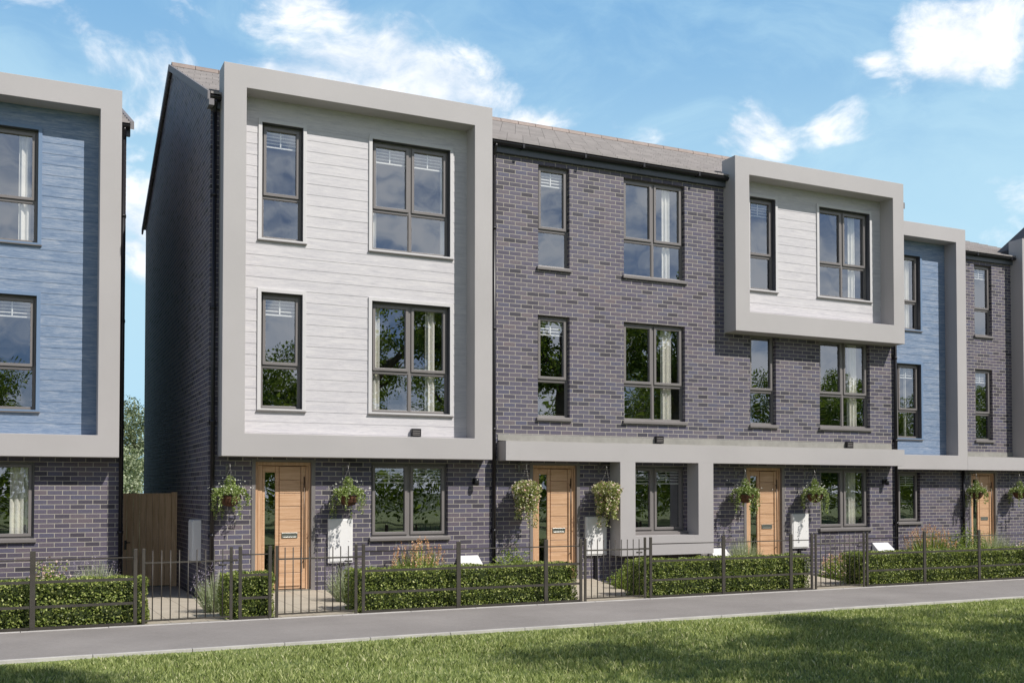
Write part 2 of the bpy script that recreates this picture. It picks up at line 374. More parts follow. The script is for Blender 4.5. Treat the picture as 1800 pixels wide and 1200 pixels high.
# ------------------------------------------------------------------ ground, lawn, paths
def strip(name, xs, prof, m, **k):
    b = MB()
    for (y0, z0), (y1, z1) in zip(prof, prof[1:]): b.face([(xs[0], y0, z0), (xs[1], y0, z0), (xs[1], y1, z1), (xs[0], y1, z1)])
    return tag(b.build(name, m, bevel=-1), **k)
strip('ground', (-900, 900), [(-900, -.06), (-3.5, -.06), (-1, -.2), (900, -.2)], 'field', kind='structure')
strip('lawn', (-60, 90), [(-60, -.022), (-5.80, -.022)], 'turf', kind='structure')
strip('garden_soil', (-40, 60), [(-3.56, -.012), (-3.3, -.012), (-1, -.155), (2.6, -.155)], 'soil', kind='structure')
b = MB(); b.box(-60, 90, -5.745, -3.64, -.05, .004); tag(b.build('path', 'asphalt'), kind='structure')
b = MB(); x = -24.
while x < 60:
    b.box(x, x + .944, -5.80, -5.747, -.05, .012 + rnd.uniform(-.001, .002)); b.box(x + .31, x + .31 + .944, -3.638, -3.588, -.05, .014 + rnd.uniform(-.001, .002)); x += .95
tag(b.build('path_edging', 'kerb', bevel=.004), kind='structure')
b = MB()
b.hexa([(1.40, -3.58, -.05), (2.50, -3.58, -.05), (1.66, 3.5, -.2), (2.73, 3.5, -.2), (1.40, -3.58, .0), (2.50, -3.58, .0), (1.66, 3.5, -.148), (2.73, 3.5, -.148)])
tag(b.build('side_path', 'slab'), kind='structure')
b = MB()
for xa, xb, ua, ub in ((3.02, 4.12, 3.10, 4.62), (7.52, 8.64, 8.3, 9.72), (11.93, 13.05, 12.95, 14.35), (-2.9, -1.8, -2.9, -1.7), (21.4, 22.6, 22.4, 23.6)):
    yw = 0.06 if 3 < xa < 17 else (2.03 if xa < 0 else 2.58)
    b.hexa([(xa, -3.58, -.05), (xb, -3.58, -.05), (ua, yw, -.2), (ub, yw, -.2), (xa, -3.58, .002), (xb, -3.58, .002), (ua, yw, .0), (ub, yw, .0)])
tag(b.build('door_path', 'slab'), kind='structure')

# grass blades on the part of the lawn one can see
rs = np.random.RandomState(3)
N_ = 330000
px = rs.uniform(-2.5, 27, N_); py = rs.uniform(-11.6, -5.825, N_)
cx, cy = 0., -16.863
ang = np.degrees(np.arctan2(px - cx, py - cy)); dist = np.hypot(px - cx, py - cy)
dens = np.clip(1.15 - (dist - 7) / 26, .33, 1)
keep = (ang > -6) & (ang < 57) & (rs.uniform(size=N_) < dens) & (py > -8 - px * .52)
px, py, dist = px[keep], py[keep], dist[keep]; k = len(px)
hgt = rs.uniform(.028, .062, k) * (1 + .35 * np.sin(px * 3.1 + np.sin(py * 2.3) * 2) * np.sin(py * 4.1 + px)); hgt = hgt * np.clip(.32 + (-5.8 - py) * 1.6, .35, 1); wid = rs.uniform(.0035, .006, k) * np.clip(dist / 9, 1, 1.9)
th = rs.uniform(0, 2 * np.pi, k); lean = rs.uniform(.1, .75, k); ld = rs.uniform(0, 2 * np.pi, k)
dx, dy = np.cos(th) * wid, np.sin(th) * wid; lx, ly = np.cos(ld) * lean * hgt, np.sin(ld) * lean * hgt
V = np.empty((k, 4, 3))
V[:, 0] = np.stack([px - dx, py - dy, np.full(k, -.024)], 1); V[:, 1] = np.stack([px + dx, py + dy, np.full(k, -.024)], 1)
V[:, 2] = np.stack([px + dx * .6 + lx * .35, py + dy * .6 + ly * .35, hgt * .6 - .022], 1); V[:, 3] = np.stack([px + lx, py + ly, hgt * .95 - .022], 1)
tag(link('grass', np_mesh('grass', V.reshape(-1, 3), 4), 'grass'), 'short green lawn grass along the near side of the path', 'grass', kind='stuff')

# ------------------------------------------------------------------ building pieces
def wall_grid(b, x0, x1, z0, z1, holes, y, board=False, mi=0):
    xs = sorted({x0, x1, *[h[0] for h in holes], *[h[1] for h in holes]}); xs = [v for v in xs if x0 <= v <= x1]
    zs = {z0, z1, *[h[2] for h in holes], *[h[3] for h in holes]}
    if board:
        z = math.floor((z0 + 3.012) / .18) * .18 - 3.012
        while z < z1:
            if z > z0: zs.add(round(z, 4))
            z += .18
    zs = sorted(v for v in zs if z0 <= v <= z1)
    def off(z, up):
        if not board: return 0
        t = ((z + 3.012 + (1e-5 if up else -1e-5)) / .18) % 1
        return -.003 - .0045 * (1 - t)
    for za, zb in zip(zs, zs[1:]):
        if zb - za < 1e-5: continue
        for xa, xb in zip(xs, xs[1:]):
            mx, mz = (xa + xb) / 2, (za + zb) / 2
            if any(h[0] < mx < h[1] and h[2] < mz < h[3] for h in holes): continue
            ya, yb = y + off(za, True), y + off(zb, False)
            b.face([(xa, ya, za), (xb, ya, za), (xb, yb, zb), (xa, yb, zb)], mi)
            if board and abs(off(zb, True) - off(zb, False)) > .002:
                y2 = y + off(zb, True); b.face([(xa, yb, zb), (xb, yb, zb), (xb, y2, zb), (xa, y2, zb)], mi)
def reveal(b, h, y0, y1, mi=0):
    x0, x1, z0, z1 = h
    b.face([(x0, y0, z0), (x0, y1, z0), (x0, y1, z1), (x0, y0, z1)], mi); b.face([(x1, y0, z0), (x1, y0, z1), (x1, y1, z1), (x1, y1, z0)], mi)
    b.face([(x0, y0, z1), (x0, y1, z1), (x1, y1, z1), (x1, y0, z1)], mi); b.face([(x0, y0, z0), (x1, y0, z0), (x1, y1, z0), (x0, y1, z0)], mi)
def curtain_piece(b, x0, x1, z0, z1, y):
    n = max(8, int((x1 - x0) / .012)); ph = rnd.uniform(0, 6)
    pr = [(x0 + (x1 - x0) * i / n, y + .024 * math.sin(ph + i * (x1 - x0) / n * 70) + .008 * math.sin(i * 1.7)) for i in range(n + 1)]
    for (xa, ya), (xb, yb) in zip(pr, pr[1:]): b.face([(xa, ya, z0), (xb, yb, z0), (xb, yb, z1), (xa, ya, z1)], 0, True)
def window(root, x0, x1, z0, z1, Y, wide, ground=False, trim=None, blind=None, cur=None, label=None):
    f = MB(); y0 = Y + .088; y1 = Y + .15; t = .038
    f.ring(x0 + .001, x1 - .001, z0 + .001, z1 - .001, x0 + t, x1 - t, z0 + t, z1 - t, y0, y1)
    cols = [(x0 + t, x1 - t)] if not wide else [(x0 + t, (x0 + x1) / 2 - .024), ((x0 + x1) / 2 + .024, x1 - t)]
    if wide: f.box((x0 + x1) / 2 - .0238, (x0 + x1) / 2 + .0238, y0 - .002, y1 - .01, z0 + t - .001, z1 - t + .001)
    zt = z0 + .69; g = []
    for a, c in cols:
        if ground:
            f.ring(a + .003, c - .003, z0 + t + .003, z1 - t - .003, a + .052, c - .052, z0 + t + .052, z1 - t - .052, y0 - .022, y0 + .03)
            g.append((a + .05, c - .05, z0 + t + .05, z1 - t - .05))
        else:
            f.box(a, c, y0 + .003, y1 - .008, zt - .022, zt + .022)
            f.ring(a + .003, c - .003, zt + .026, z1 - t - .003, a + .05, c - .05, zt + .074, z1 - t - .052, y0 - .022, y0 + .03)
            f.ring(a, c, z0 + t, zt - .022, a + .014, c - .014, z0 + t + .014, zt - .036, y0 + .012, y0 + .03)
            g += [(a + .048, c - .048, zt + .072, z1 - t - .05), (a + .012, c - .012, z0 + t + .012, zt - .034)]
    w_ = f.build('window', 'frame', root, bevel=.003)
    if label: w_['label'] = label
    gb = MB()
    for a, c, d, e in g: gb.face([(a, y0 + .02, d), (c, y0 + .02, d), (c, y0 + .02, e), (a, y0 + .02, e)])
    gb.build('pane', 'glass', w_, bevel=-1)
    if trim:
        s = MB(); reveal(s, (x0 - .001, x1 + .001, z0 - .001, z1 + .001), Y - .022, y0 + .004)
        s.build('window_lining', 'metal', w_)
        s = MB(); s.ring(x0 - .062, x1 + .062, z0 - .03, z1 + .062, x0 - .003, x1 + .003, z0 - .003, z1 + .003, Y - .03, Y + .01); s.build('window_trim', trim, w_, bevel=.002)
        s = MB(); s.hexa([(x0 - .07, Y - .045, z0 - .05), (x1 + .07, Y - .045, z0 - .05), (x0 - .07, Y + .0, z0 - .05), (x1 + .07, Y + .0, z0 - .05),
                          (x0 - .07, Y - .045, z0 - .036), (x1 + .07, Y - .045, z0 - .036), (x0 - .07, Y + .0, z0 - .028), (x1 + .07, Y + .0, z0 - .028)]); s.build('sill', 'frame', w_)
    else:
        s = MB(); s.hexa([(x0 - .035, Y - .05, z0 - .055), (x1 + .035, Y - .05, z0 - .055), (x0 - .035, Y - .003, z0 - .055), (x1 + .035, Y - .003, z0 - .055),
                          (x0 - .035, Y - .05, z0 - .004), (x1 + .035, Y - .05, z0 - .004), (x0 - .035, Y - .003, z0 + .004), (x1 + .035, Y - .003, z0 + .004)])
        s.box(x0 + .002, x1 - .002, Y - .01, y0 + .01, z0 - .003, z0 + .012); s.build('sill', 'frame', w_, bevel=.003)
    if blind:
        s = MB()
        for i, (a, c) in enumerate(cols):
            if blind == 'right' and i == 0: continue
            zz = z1 - t - .06
            for q in range(4): s.box(a + .02, c - .02, y0 + .07, y0 + .074, zz - q * .055 - .016, zz - q * .055 + .001)
            s.box(a + .02, c - .02, y0 + .06, y0 + .085, zz - .248, zz - .225); s.box(a + .02, c - .02, y0 + .06, y0 + .09, z1 - t - .035, z1 - t)
            m_ = (a + c) / 2; s.box(m_ - .011, m_ + .011, y0 + .056, y0 + .059, zz - .225, z1 - t)
        s.build('blind', 'blind', w_)
    if cur:
        for a, c in cur:
            s = MB(); curtain_piece(s, x0 + (x1 - x0) * a, x0 + (x1 - x0) * c, z0 + .0, z1 - .02, y0 + .11); s.build('curtain', 'curtain', w_, bevel=-1)
def door(root, x0, Y, mirror=False):
    """x0: left edge of the opening, 1.04 m wide, 2.14 m high"""
    s = MB(); s.box(x0, x0 + .06, Y - .012, Y + .13, -.02, 2.14); s.box(x0 + .975, x0 + 1.04, Y - .002, Y + .13, -.02, 2.14); s.box(x0 + .061, x0 + .974, Y + .0, Y + .13, 2.10, 2.139)
    s.build('door_surround', 'frame', root)
    f = MB(); a = x0 + .062
    f.box(a, a + .045, Y + .05, Y + .12, 0, 2.098); f.box(a + .052, a + .12, Y + .062, Y + .12, 0, 2.04); f.box(a + .045, a + .052, Y + .07, Y + .12, 0, 2.04)
    f.box(a + .045, a + .911, Y + .055, Y + .12, 2.045, 2.098); f.box(a + .84, a + .87, Y + .066, Y + .12, 0, 2.04); f.box(a + .875, a + .911, Y + .05, Y + .12, 0, 2.044)
    f.build('door_frame', 'oak_v', root, bevel=.003)
    d = MB(); d.box(a + .126, a + .166, Y + .078, Y + .118, .03, 2.035); d.box(a + .336, a + .392, Y + .078, Y + .118, .03, 2.035)
    d.box(a + .170, a + .332, Y + .078, Y + .118, 1.93, 2.035); d.box(a + .170, a + .332, Y + .078, Y + .118, .03, .16)
    d.box(a + .760, a + .835, Y + .078, Y + .118, .03, 2.035)
    d.box(a + .394, a + .758, Y + .10, Y + .117, .03, 2.034)
    zs = [2.02 - i * .2165 for i in range(10)]
    for zt, zb in zip(zs, zs[1:]): d.box(a + .404, a + .749, Y + .074, Y + .108, zb + .008, zt)
    dd = d.build('door', 'oak', root, bevel=.004)
    g = MB(); g.face([(a + .16, Y + .1, .15), (a + .342, Y + .1, .15), (a + .342, Y + .1, 1.94), (a + .16, Y + .1, 1.94)]); g.build('pane', 'glass', dd, bevel=-1)
    h = MB(); h.tube([(a + .80, Y + .03, .36), (a + .80, Y + .03, 1.86)], .011, 10)
    for z in (.48, 1.74): h.tube([(a + .80, Y + .03, z), (a + .80, Y + .08, z)], .008, 8)
    h.build('handle', 'bronze', dd)
    l = MB(); l.ring(a + .44, a + .70, .86, .945, a + .462, a + .678, .878, .927, Y + .062, Y + .074); l.box(a + .464, a + .676, Y + .068, Y + .0739, .880, .925); l.build('letterbox', 'steel', dd, bevel=.002)
    t = MB(); t.box(x0 + .061, x0 + .974, Y - .02, Y + .12, -.03, .022); t.build('door_sill', 'steel', root)
def roof(root, x0, x1, Y, ends=(False, False), depth=9.2, segs=None, p=24.7):
    """double pitched tiled roof of stepped courses, ridge tiles, fascia and gutter"""
    ye, ze = Y - .17, 7.885; yr = Y + depth / 2; zr = ze + (yr - ye) * math.tan(R(p)); n = 14; b = MB()
    for sgn in (0, 1):
        for i in range(n):
            a, c = i / n, (i + 1) / n
            ya, za = ye + (yr - ye) * a, ze + (zr - ze) * a + .045; yb, zb = ye + (yr - ye) * c, ze + (zr - ze) * c + .010
            if sgn: ya, yb = 2 * yr - ya, 2 * yr - yb
            if i == 0 and not sgn:      # the eaves stop where a frame rises in front of them
                y_ = Y + .06; z_ = za + (zb - za) * (y_ - ya) / (yb - ya)
                for sa, sb in (segs or [(x0, x1)]): b.face([(sa, ya, za), (sb, ya, za), (sb, y_, z_), (sa, y_, z_)]); b.face([(sa, ya, za - .036), (sb, ya, za - .036), (sb, ya, za), (sa, ya, za)])
                b.face([(x0, y_, z_), (x1, y_, z_), (x1, yb, zb), (x0, yb, zb)]); continue
            b.face([(x0, ya, za), (x1, ya, za), (x1, yb, zb), (x0, yb, zb)]); b.face([(x0, ya, za - .036), (x1, ya, za - .036), (x1, ya, za), (x0, ya, za)])
    b.build('roof', 'tile', root, bevel=-1)
    s = MB(); L = x1 - x0; k = max(1, round(L / .45))
    for i in range(k):
        xa, xb = x0 + L * i / k + .006, x0 + L * (i + 1) / k - .006; pr = [(math.cos(t) * .125, math.sin(t) * .115) for t in [R(q) for q in range(0, 181, 20)]]
        for (u, v), (u2, v2) in zip(pr, pr[1:]): s.face([(xa, yr + u, zr - .02 + v), (xb, yr + u, zr - .02 + v), (xb, yr + u2, zr - .02 + v2), (xa, yr + u2, zr - .02 + v2)])
        s.face([(xa, yr + u, zr - .02 + v) for u, v in pr]); s.face([(xb, yr + u, zr - .02 + v) for u, v in pr])
    s.box(x0, x1, yr - .09, yr + .09, zr - .03, zr + .055); s.build('ridge_tiles', 'ridge', root, bevel=-1)
    segs = segs or [(x0, x1)]
    for sa, sb in segs:
        s = MB(); s.box(sa, sb, Y - .075, Y - .05, 7.70, 7.86); s.box(sa, sb, Y - .05, Y + .02, 7.712, 7.73); s.build('fascia', 'fascia', root)
    pr = [(Y - .135 + math.cos(R(q)) * .056, 7.862 + math.sin(R(q)) * .056) for q in range(180, 361, 20)]
    for sa, sb in segs:
        g = MB()
        for (u, v), (u2, v2) in zip(pr, pr[1:]): g.face([(sa, u, v), (sb, u, v), (sb, u2, v2), (sa, u2, v2)], 0, True)
        g.face([(sa, u, v) for u, v in pr]); g.face([(sb, u, v) for u, v in pr])
        xq = sa + .5
        while xq < sb - .1:
            g.box(xq - .02, xq + .02, Y - .197, Y - .074, 7.80, 7.868); xq += 1.28
        g.build('gutter', 'pipe', root, bevel=-1)
    for e, xx, sx in ((ends[0], x0, -1), (ends[1], x1, 1)):
        if not e: continue
        v = MB()
        for sg in (0, 1):
            f = (lambda y: y) if not sg else (lambda y: 2 * yr - y)
            pa, pb = (ye - .02, ze - .10), (yr, zr - .085); qa, qb = (ye - .02, ze + .035), (yr, zr + .045); xa, xb = xx - .012, xx + .05 * sx
            v.hexa([(xa, f(pa[0]), pa[1]), (xb, f(pa[0]), pa[1]), (xa, f(pb[0]), pb[1]), (xb, f(pb[0]), pb[1]), (xa, f(qa[0]), qa[1]), (xb, f(qa[0]), qa[1]), (xa, f(qb[0]), qb[1]), (xb, f(qb[0]), qb[1])])
        v.box(xx - .03 , xx + .05, Y - .2, Y + .02, 7.70, 7.80) if sx < 0 else None
        v.build('verge_trim', 'verge', root)
def gable(root, X, Y, depth=9.2, name='gable_wall', p=24.7):
    yr = Y + depth / 2; zr = 7.885 + (depth / 2 + .17) * math.tan(R(p)) - .03; b = MB()
    b.face([(X, Y, -.3), (X, Y + depth, -.3), (X, Y + depth, 7.93), (X, yr, zr), (X, Y, 7.93)]); return b.build(name, 'brick', root, bevel=-1)
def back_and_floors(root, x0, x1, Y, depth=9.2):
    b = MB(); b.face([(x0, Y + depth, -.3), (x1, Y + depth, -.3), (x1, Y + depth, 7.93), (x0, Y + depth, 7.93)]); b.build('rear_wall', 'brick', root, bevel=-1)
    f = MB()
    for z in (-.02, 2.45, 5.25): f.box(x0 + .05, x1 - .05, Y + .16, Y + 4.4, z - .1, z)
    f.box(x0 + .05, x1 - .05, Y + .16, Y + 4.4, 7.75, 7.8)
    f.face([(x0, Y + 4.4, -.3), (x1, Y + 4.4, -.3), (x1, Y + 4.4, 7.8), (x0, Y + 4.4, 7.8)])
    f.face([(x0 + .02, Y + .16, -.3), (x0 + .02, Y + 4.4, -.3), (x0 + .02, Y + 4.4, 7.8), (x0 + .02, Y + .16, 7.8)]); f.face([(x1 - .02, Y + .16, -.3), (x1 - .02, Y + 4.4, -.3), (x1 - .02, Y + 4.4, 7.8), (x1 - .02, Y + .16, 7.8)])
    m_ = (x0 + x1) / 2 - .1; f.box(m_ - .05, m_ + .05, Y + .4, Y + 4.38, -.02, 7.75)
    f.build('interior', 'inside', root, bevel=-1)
def pipe(root, X, Y, z1=7.85, gut=True):
    p = MB(); p.tube([(X, Y - .05, -.12), (X, Y - .05, z1 - (.22 if gut else 0))], .034, 10)
    if gut: p.tube([(X, Y - .05, z1 - .22), (X, Y - .06, z1 - .15), (X, Y - .13, z1 - .07), (X, Y - .135, z1 - .02)], .034, 10)
    z = .9
    while z < z1 - .3:
        p.tube([(X, Y - .05, z), (X, Y - .05, z + .05)], .042, 10); p.box(X - .05, X + .05, Y - .02, Y + .0, z, z + .05); z += 1.8
    p.build('downpipe', 'pipe', root)
def vent(root, x, z, Y):
    v = MB(); v.box(x - .08, x + .08, Y - .035, Y + .01, z - .065, z + .065); v.ring(x - .085, x + .085, z - .07, z + .07, x - .068, x + .068, z - .052, z + .052, Y - .065, Y - .03)
    for i in range(3): v.box(x - .067, x + .067, Y - .066, Y - .045, z - .040 + i * .033, z - .026 + i * .033, 1)
    v.build('air_vent', ['pipe', 'frame'], root)
def meter(root, x0, x1, z0, z1, Y):
    s = MB(); s.box(x0, x1, Y - .05, Y + .01, z0, z1); s.box(x0 + .022, x1 - .018, Y - .064, Y - .05, z0 + .025, z1 - .022)
    s.tube([(x1 - .07, Y - .063, (z0 + z1) / 2), (x1 - .07, Y - .07, (z0 + z1) / 2)], .012, 10)
    m_ = s.build('meter_box', 'meter', root, bevel=.006)
    c = MB(); c.box((x0 + x1) / 2 - .03, (x0 + x1) / 2 + .03, Y - .035, Y + .0, -.15, z0 - .002); c.build('cable_duct', 'pipe', m_)
def gasbox(root, x0, x1, Y, zt=.42, d=.34):
    s = MB(); zb = -.16
    s.hexa([(x0, Y - d, zb), (x1, Y - d, zb), (x0, Y - .003, zb), (x1, Y - .003, zb), (x0 + .015, Y - d + .02, zt - .16), (x1 - .015, Y - d + .02, zt - .16), (x0 + .04, Y - .003, zt + .1), (x1 - .04, Y - .003, zt + .1)])
    s.build('gas_meter_box', 'meter', root, bevel=.015)
def light(root, x, z, Y):
    s = MB(); s.box(x - .035, x + .035, Y - .02, Y + .005, z - .05, z + .05)
    s.tube([(x, Y - .02, z), (x, Y - .08, z)], .018, 10); s.tube([(x, Y - .11, z + .055), (x, Y - .11, z + .01), (x, Y - .11, z - .06), (x, Y - .11, z - .0785)], [.03, .045, .045, .035], 14)
    s.build('wall_light', 'pipe', root)
def bracket(root, x, Y, z):
    s = MB(); s.box(x - .015, x + .015, Y - .01, Y + .004, z - .14, z + .05); s.tube([(x, Y - .004, z + .03), (x, Y - .2, z + .04), (x, Y - .285, z + .035), (x, Y - .30, z + .012), (x, Y - .305, z + .002)], .008, 8)
    s.tube([(x, Y - .006, z - .12), (x, Y - .2, z + .03)], .006, 6); s.build('basket_bracket', 'wire', root)
def box_frame(root, X0, X1, Z0, Z1, Y, wm=.354, wb=.365, wt=.36, wr=None):
    b = MB(); b.ring(X0, X1, Z0, Z1, X0 + wm, X1 - (wr or wm * .95), Z0 + wb, Z1 - wt, Y - .375, Y + .05)
    b.build('projecting_frame', 'render', root, bevel=.006)
def flashing(root, x0, x1, Y):
    s = MB(); s.hexa([(x0, Y - .375, 2.505), (x1, Y - .375, 2.505), (x0, Y + .0, 2.505), (x1, Y + .0, 2.505), (x0, Y - .36, 2.512), (x1, Y - .36, 2.512), (x0, Y - .012, 2.535), (x1, Y - .012, 2.535)])
    s.box(x0, x1, Y - .012, Y + .003, 2.50, 2.645); s.build('lead_flashing', 'flash', root)

# ------------------------------------------------------------------ houses
UP = (5.73, 7.61); FI = (2.965, 4.845); GR = (.84, 2.105)
def house(name, label, x0, x1, Y, clad, holes_b, holes_c, trim=None, cmat=None, ends=(False, False)):
    """front wall of brick with openings; clad = rectangle of boarding or None"""
    root = empty(name, (x0, Y, -.15)); tag(root, label, 'house', 'terraced houses in the row')
    b = MB(); hs = [h[:4] for h in holes_b] + ([clad] if clad else [])
    wall_grid(b, x0, x1, -.3, 7.74, hs, Y)
    for h in holes_b: reveal(b, h[:4], Y, Y + .14)
    b.build('wall', 'brick', root, bevel=-1)
    if clad:
        c = MB(); wall_grid(c, clad[0] - .03, clad[1] + .03, clad[2] - .03, clad[3] + .03, [h[:4] for h in holes_c], Y + .006, True); c.build('boarding', cmat, root, bevel=-1)
    return root
G1 = 'terraced houses in the row'
# house at the left end of the middle terrace: tall frame over two floors
X0 = 2.73
nW, wW = (3.545, 4.215), (5.41, 6.828)
hb = [(5.41, 6.805, *GR), (3.41, 4.45, -.02, 2.14)]
hc = [(*nW, *UP), (*wW, *UP), (*nW, *FI), (*wW, *FI)]
h1 = house('terraced_house', 'end house with white boarding inside a tall pale frame over both upper floors', X0, 7.69, 0, (3.21, 7.16, 2.50, 8.0), hb, hc, cmat='white_board')
window(h1, *nW, *UP, .006, False, trim='white_trim', blind='all'); window(h1, *wW, *UP, .006, True, trim='white_trim', blind='all', cur=[(.0, .09), (.93, 1)])
window(h1, *nW, *FI, .006, False, trim='white_trim', blind='all'); window(h1, *wW, *FI, .006, True, trim='white_trim', cur=[(.03, .14), (.74, .86)])
window(h1, 5.41, 6.805, *GR, 0, True, ground=True, blind='all'); door(h1, 3.41, 0)
box_frame(h1, 2.868, 7.485, 2.170, 8.352, 0); roof(h1, 2.70, 7.69, 0, (True, False), segs=[(2.70, 2.872), (7.48, 7.69)]); gable(h1, X0, 0); back_and_floors(h1, X0, 7.69, 0)
pipe(h1, 2.785, 0); vent(h1, 6.19, 2.625, -.012); meter(h1, 4.66, 5.075, .437, 1.165, 0); gasbox(h1, 6.93, 7.42, 0, .40); light(h1, 7.30, 1.80, 0)
s = MB(); s.box(2.60, 2.729, .63, 1.10, .475, 1.155); s.box(2.588, 2.60, .66, 1.07, .5, 1.13); s.build('side_meter_box', 'meter', h1, bevel=.006)
# middle house: plain brick with a canopy band and a framed bay
hb = [(8.575, 9.228, *UP), (10.405, 11.805, *UP), (8.565, 9.228, *FI), (10.40, 11.80, *FI), (10.40, 11.80, *GR), (8.40, 9.44, -.02, 2.14)]
h2 = house('terraced_house', 'plain grey brick middle house with a pale grey frame around its ground floor window', 7.69, 12.56, 0, None, hb, [])
window(h2, *hb[0], 0, False, blind='all'); window(h2, *hb[1], 0, True, cur=[(.02, .08), (.70, .83)])
window(h2, *hb[2], 0, False, blind='all'); window(h2, *hb[3], 0, True, cur=[(.02, .09), (.69, .86)])
window(h2, *hb[4], 0, True, ground=True, blind='all'); door(h2, 8.40, 0)
s = MB(); s.box(7.748, 12.56, -.375, .02, 2.165, 2.505); s.build('canopy', 'render', h2)
s = MB(); Y0 = -.375
s.box(10.087, 10.413, Y0, .02, .787, 2.1645); s.box(11.838, 12.187, Y0, .02, .787, 2.1645); s.box(10.087, 12.187, Y0, .02, .425, .787)
s.build('bay_frame', 'render', h2)
flashing(h2, 7.76, 12.56, 0); roof(h2, 7.69, 12.56, 0, segs=[(7.69, 12.56)]); back_and_floors(h2, 7.69, 12.56, 0); pipe(h2, 7.665, 0)
vent(h2, 11.16, 2.61, -.012); meter(h2, 9.54, 9.985, .43, 1.15, 0); gasbox(h2, 12.31, 12.78, 0, .40)
# right end house of the middle terrace: box frame on the top floor only
hb = [(13.385, 14.045, *FI), (15.20, 16.60, *FI), (15.19, 16.57, *GR), (13.21, 14.25, -.02, 2.14)]
hc = [(13.39, 14.04, *UP), (15.205, 16.61, *UP)]
h3 = house('terraced_house', 'grey brick house with white boarding in a box frame on its top floor only', 12.56, 17.35, 0, (13.08, 16.95, 5.12, 7.95), hb, hc, cmat='white_board')
window(h3, *hc[0], .006, False, trim='white_trim', blind='all'); window(h3, *hc[1], .006, True, trim='white_trim', cur=[(.02, .07), (.70, .84)])
window(h3, *hb[0], 0, False); window(h3, *hb[1], 0, True, cur=[(0, .035), (.68, .86)])
window(h3, *hb[2], 0, True, ground=True, cur=[(.66, .82)]); door(h3, 13.21, 0)
box_frame(h3, 12.745, 17.24, 4.785, 8.255, 0, wm=.35, wb=.39, wt=.345, wr=.31)
s = MB(); s.box(12.56, 17.20, -.375, .02, 2.165, 2.505); s.build('canopy', 'render', h3)
flashing(h3, 12.56, 17.20, 0); roof(h3, 12.56, 17.42, 0, (False, True), segs=[(12.56, 12.75), (17.235, 17.42)]); gable(h3, 17.35, 0); back_and_floors(h3, 12.56, 17.35, 0)
pipe(h3, 17.29, 0); vent(h3, 15.96, 2.605, -.012); meter(h3, 14.40, 14.835, .45, 1.155, 0); gasbox(h3, 16.58, 17.12, 0, .42); light(h3, 16.96, 1.83, 0)
# terrace on the left, set back
YA = 1.975
nA, wA = (-2.42, -1.75), (-1.15, .268)
hb = [(-1.13, .268, *GR), (-2.90, -1.86, -.02, 2.14)]
hc = [(*nA, *UP), (*wA, *UP), (*nA, *FI), (*wA, *FI)]
hA = house('terraced_house', 'house with blue boarding in a pale frame, left of the timber gate', -3.25, 1.645, YA, (-2.74, 1.215, 2.50, 8.0), hb, hc, cmat='blue_board')
window(hA, *nA, *UP, YA + .006, False, trim='blue_trim'); window(hA, *wA, *UP, YA + .006, True, trim='blue_trim', cur=[(.0, .1), (.80, .93)])
window(hA, *nA, *FI, YA + .006, False, trim='blue_trim'); window(hA, *wA, *FI, YA + .006, True, trim='blue_trim', blind='all')
window(hA, -1.13, .268, *GR, YA, True, ground=True, cur=[(.0, .12), (.74, .93)]); door(hA, -2.90, YA)
box_frame(hA, -3.08, 1.54, 2.185, 8.355, YA); roof(hA, -3.25, 1.70, YA, (False, True), segs=[(-3.25, -3.0785), (1.535, 1.70)], p=23.6); gable(hA, 1.645, YA, p=23.6); gable(hA, -3.25, YA, name='party_wall', p=23.6); back_and_floors(hA, -3.25, 1.645, YA); pipe(hA, 1.60, YA)
# terrace on the right, set back
YC = 2.525
nC, wC = (18.05, 18.72), (19.38, 20.80)
hb = [(19.36, 20.75, *GR), (17.95, 18.99, -.02, 2.14)]
hc = [(*nC, *UP), (*wC, *UP), (*nC, *FI), (*wC, *FI)]
hC = house('terraced_house', 'narrowly seen house with blue boarding in a tall frame, right of the middle terrace', 17.25, 22.2, YC, (17.75, 21.70, 2.50, 8.0), hb, hc, cmat='blue_board')
window(hC, *nC, *UP, YC + .006, False, trim='blue_trim'); window(hC, *wC, *UP, YC + .006, True, trim='blue_trim', cur=[(.0, .1), (.74, .90)])
window(hC, *nC, *FI, YC + .006, False, trim='blue_trim'); window(hC, *wC, *FI, YC + .006, True, trim='blue_trim', blind='all', cur=[(.74, .80)])
window(hC, 19.36, 20.75, *GR, YC, True, ground=True, blind='all'); door(hC, 17.95, YC)
box_frame(hC, 17.40, 22.025, 2.165, 8.355, YC); roof(hC, 17.25, 22.2, YC, (True, False), segs=[(17.25, 17.405), (22.02, 22.2)], p=21.2); gable(hC, 17.25, YC, p=21.2); back_and_floors(hC, 17.25, 22.2, YC); pipe(hC, 22.24, YC, 2.6, False)
hb = [(22.765, 23.42, *UP), (22.765, 23.41, *FI), (22.50, 23.54, -.02, 2.14), (25.1, 26.5, *GR)]
hc = [(25.0, 26.4, *UP), (25.0, 26.4, *FI)]
hD = house('terraced_house', 'plain grey brick house at the right edge with narrow windows above its wooden door', 22.2, 27.6, YC, (24.5, 27.1, 2.5, 8.0), hb, hc, cmat='white_board')
window(hD, *hb[0], YC, False, blind='all'); window(hD, *hb[1], YC, False, blind='all'); window(hD, *hc[0], YC + .006, True, trim='white_trim'); window(hD, *hc[1], YC + .006, True, trim='white_trim')
window(hD, *hb[3], YC, True, ground=True); door(hD, 22.50, YC)
box_frame(hD, 24.15, 27.5, 2.165, 8.355, YC)
s = MB(); s.box(22.027, 24.148, YC - .375, YC + .02, 2.165, 2.505); s.build('canopy', 'render', hD, bevel=.005)
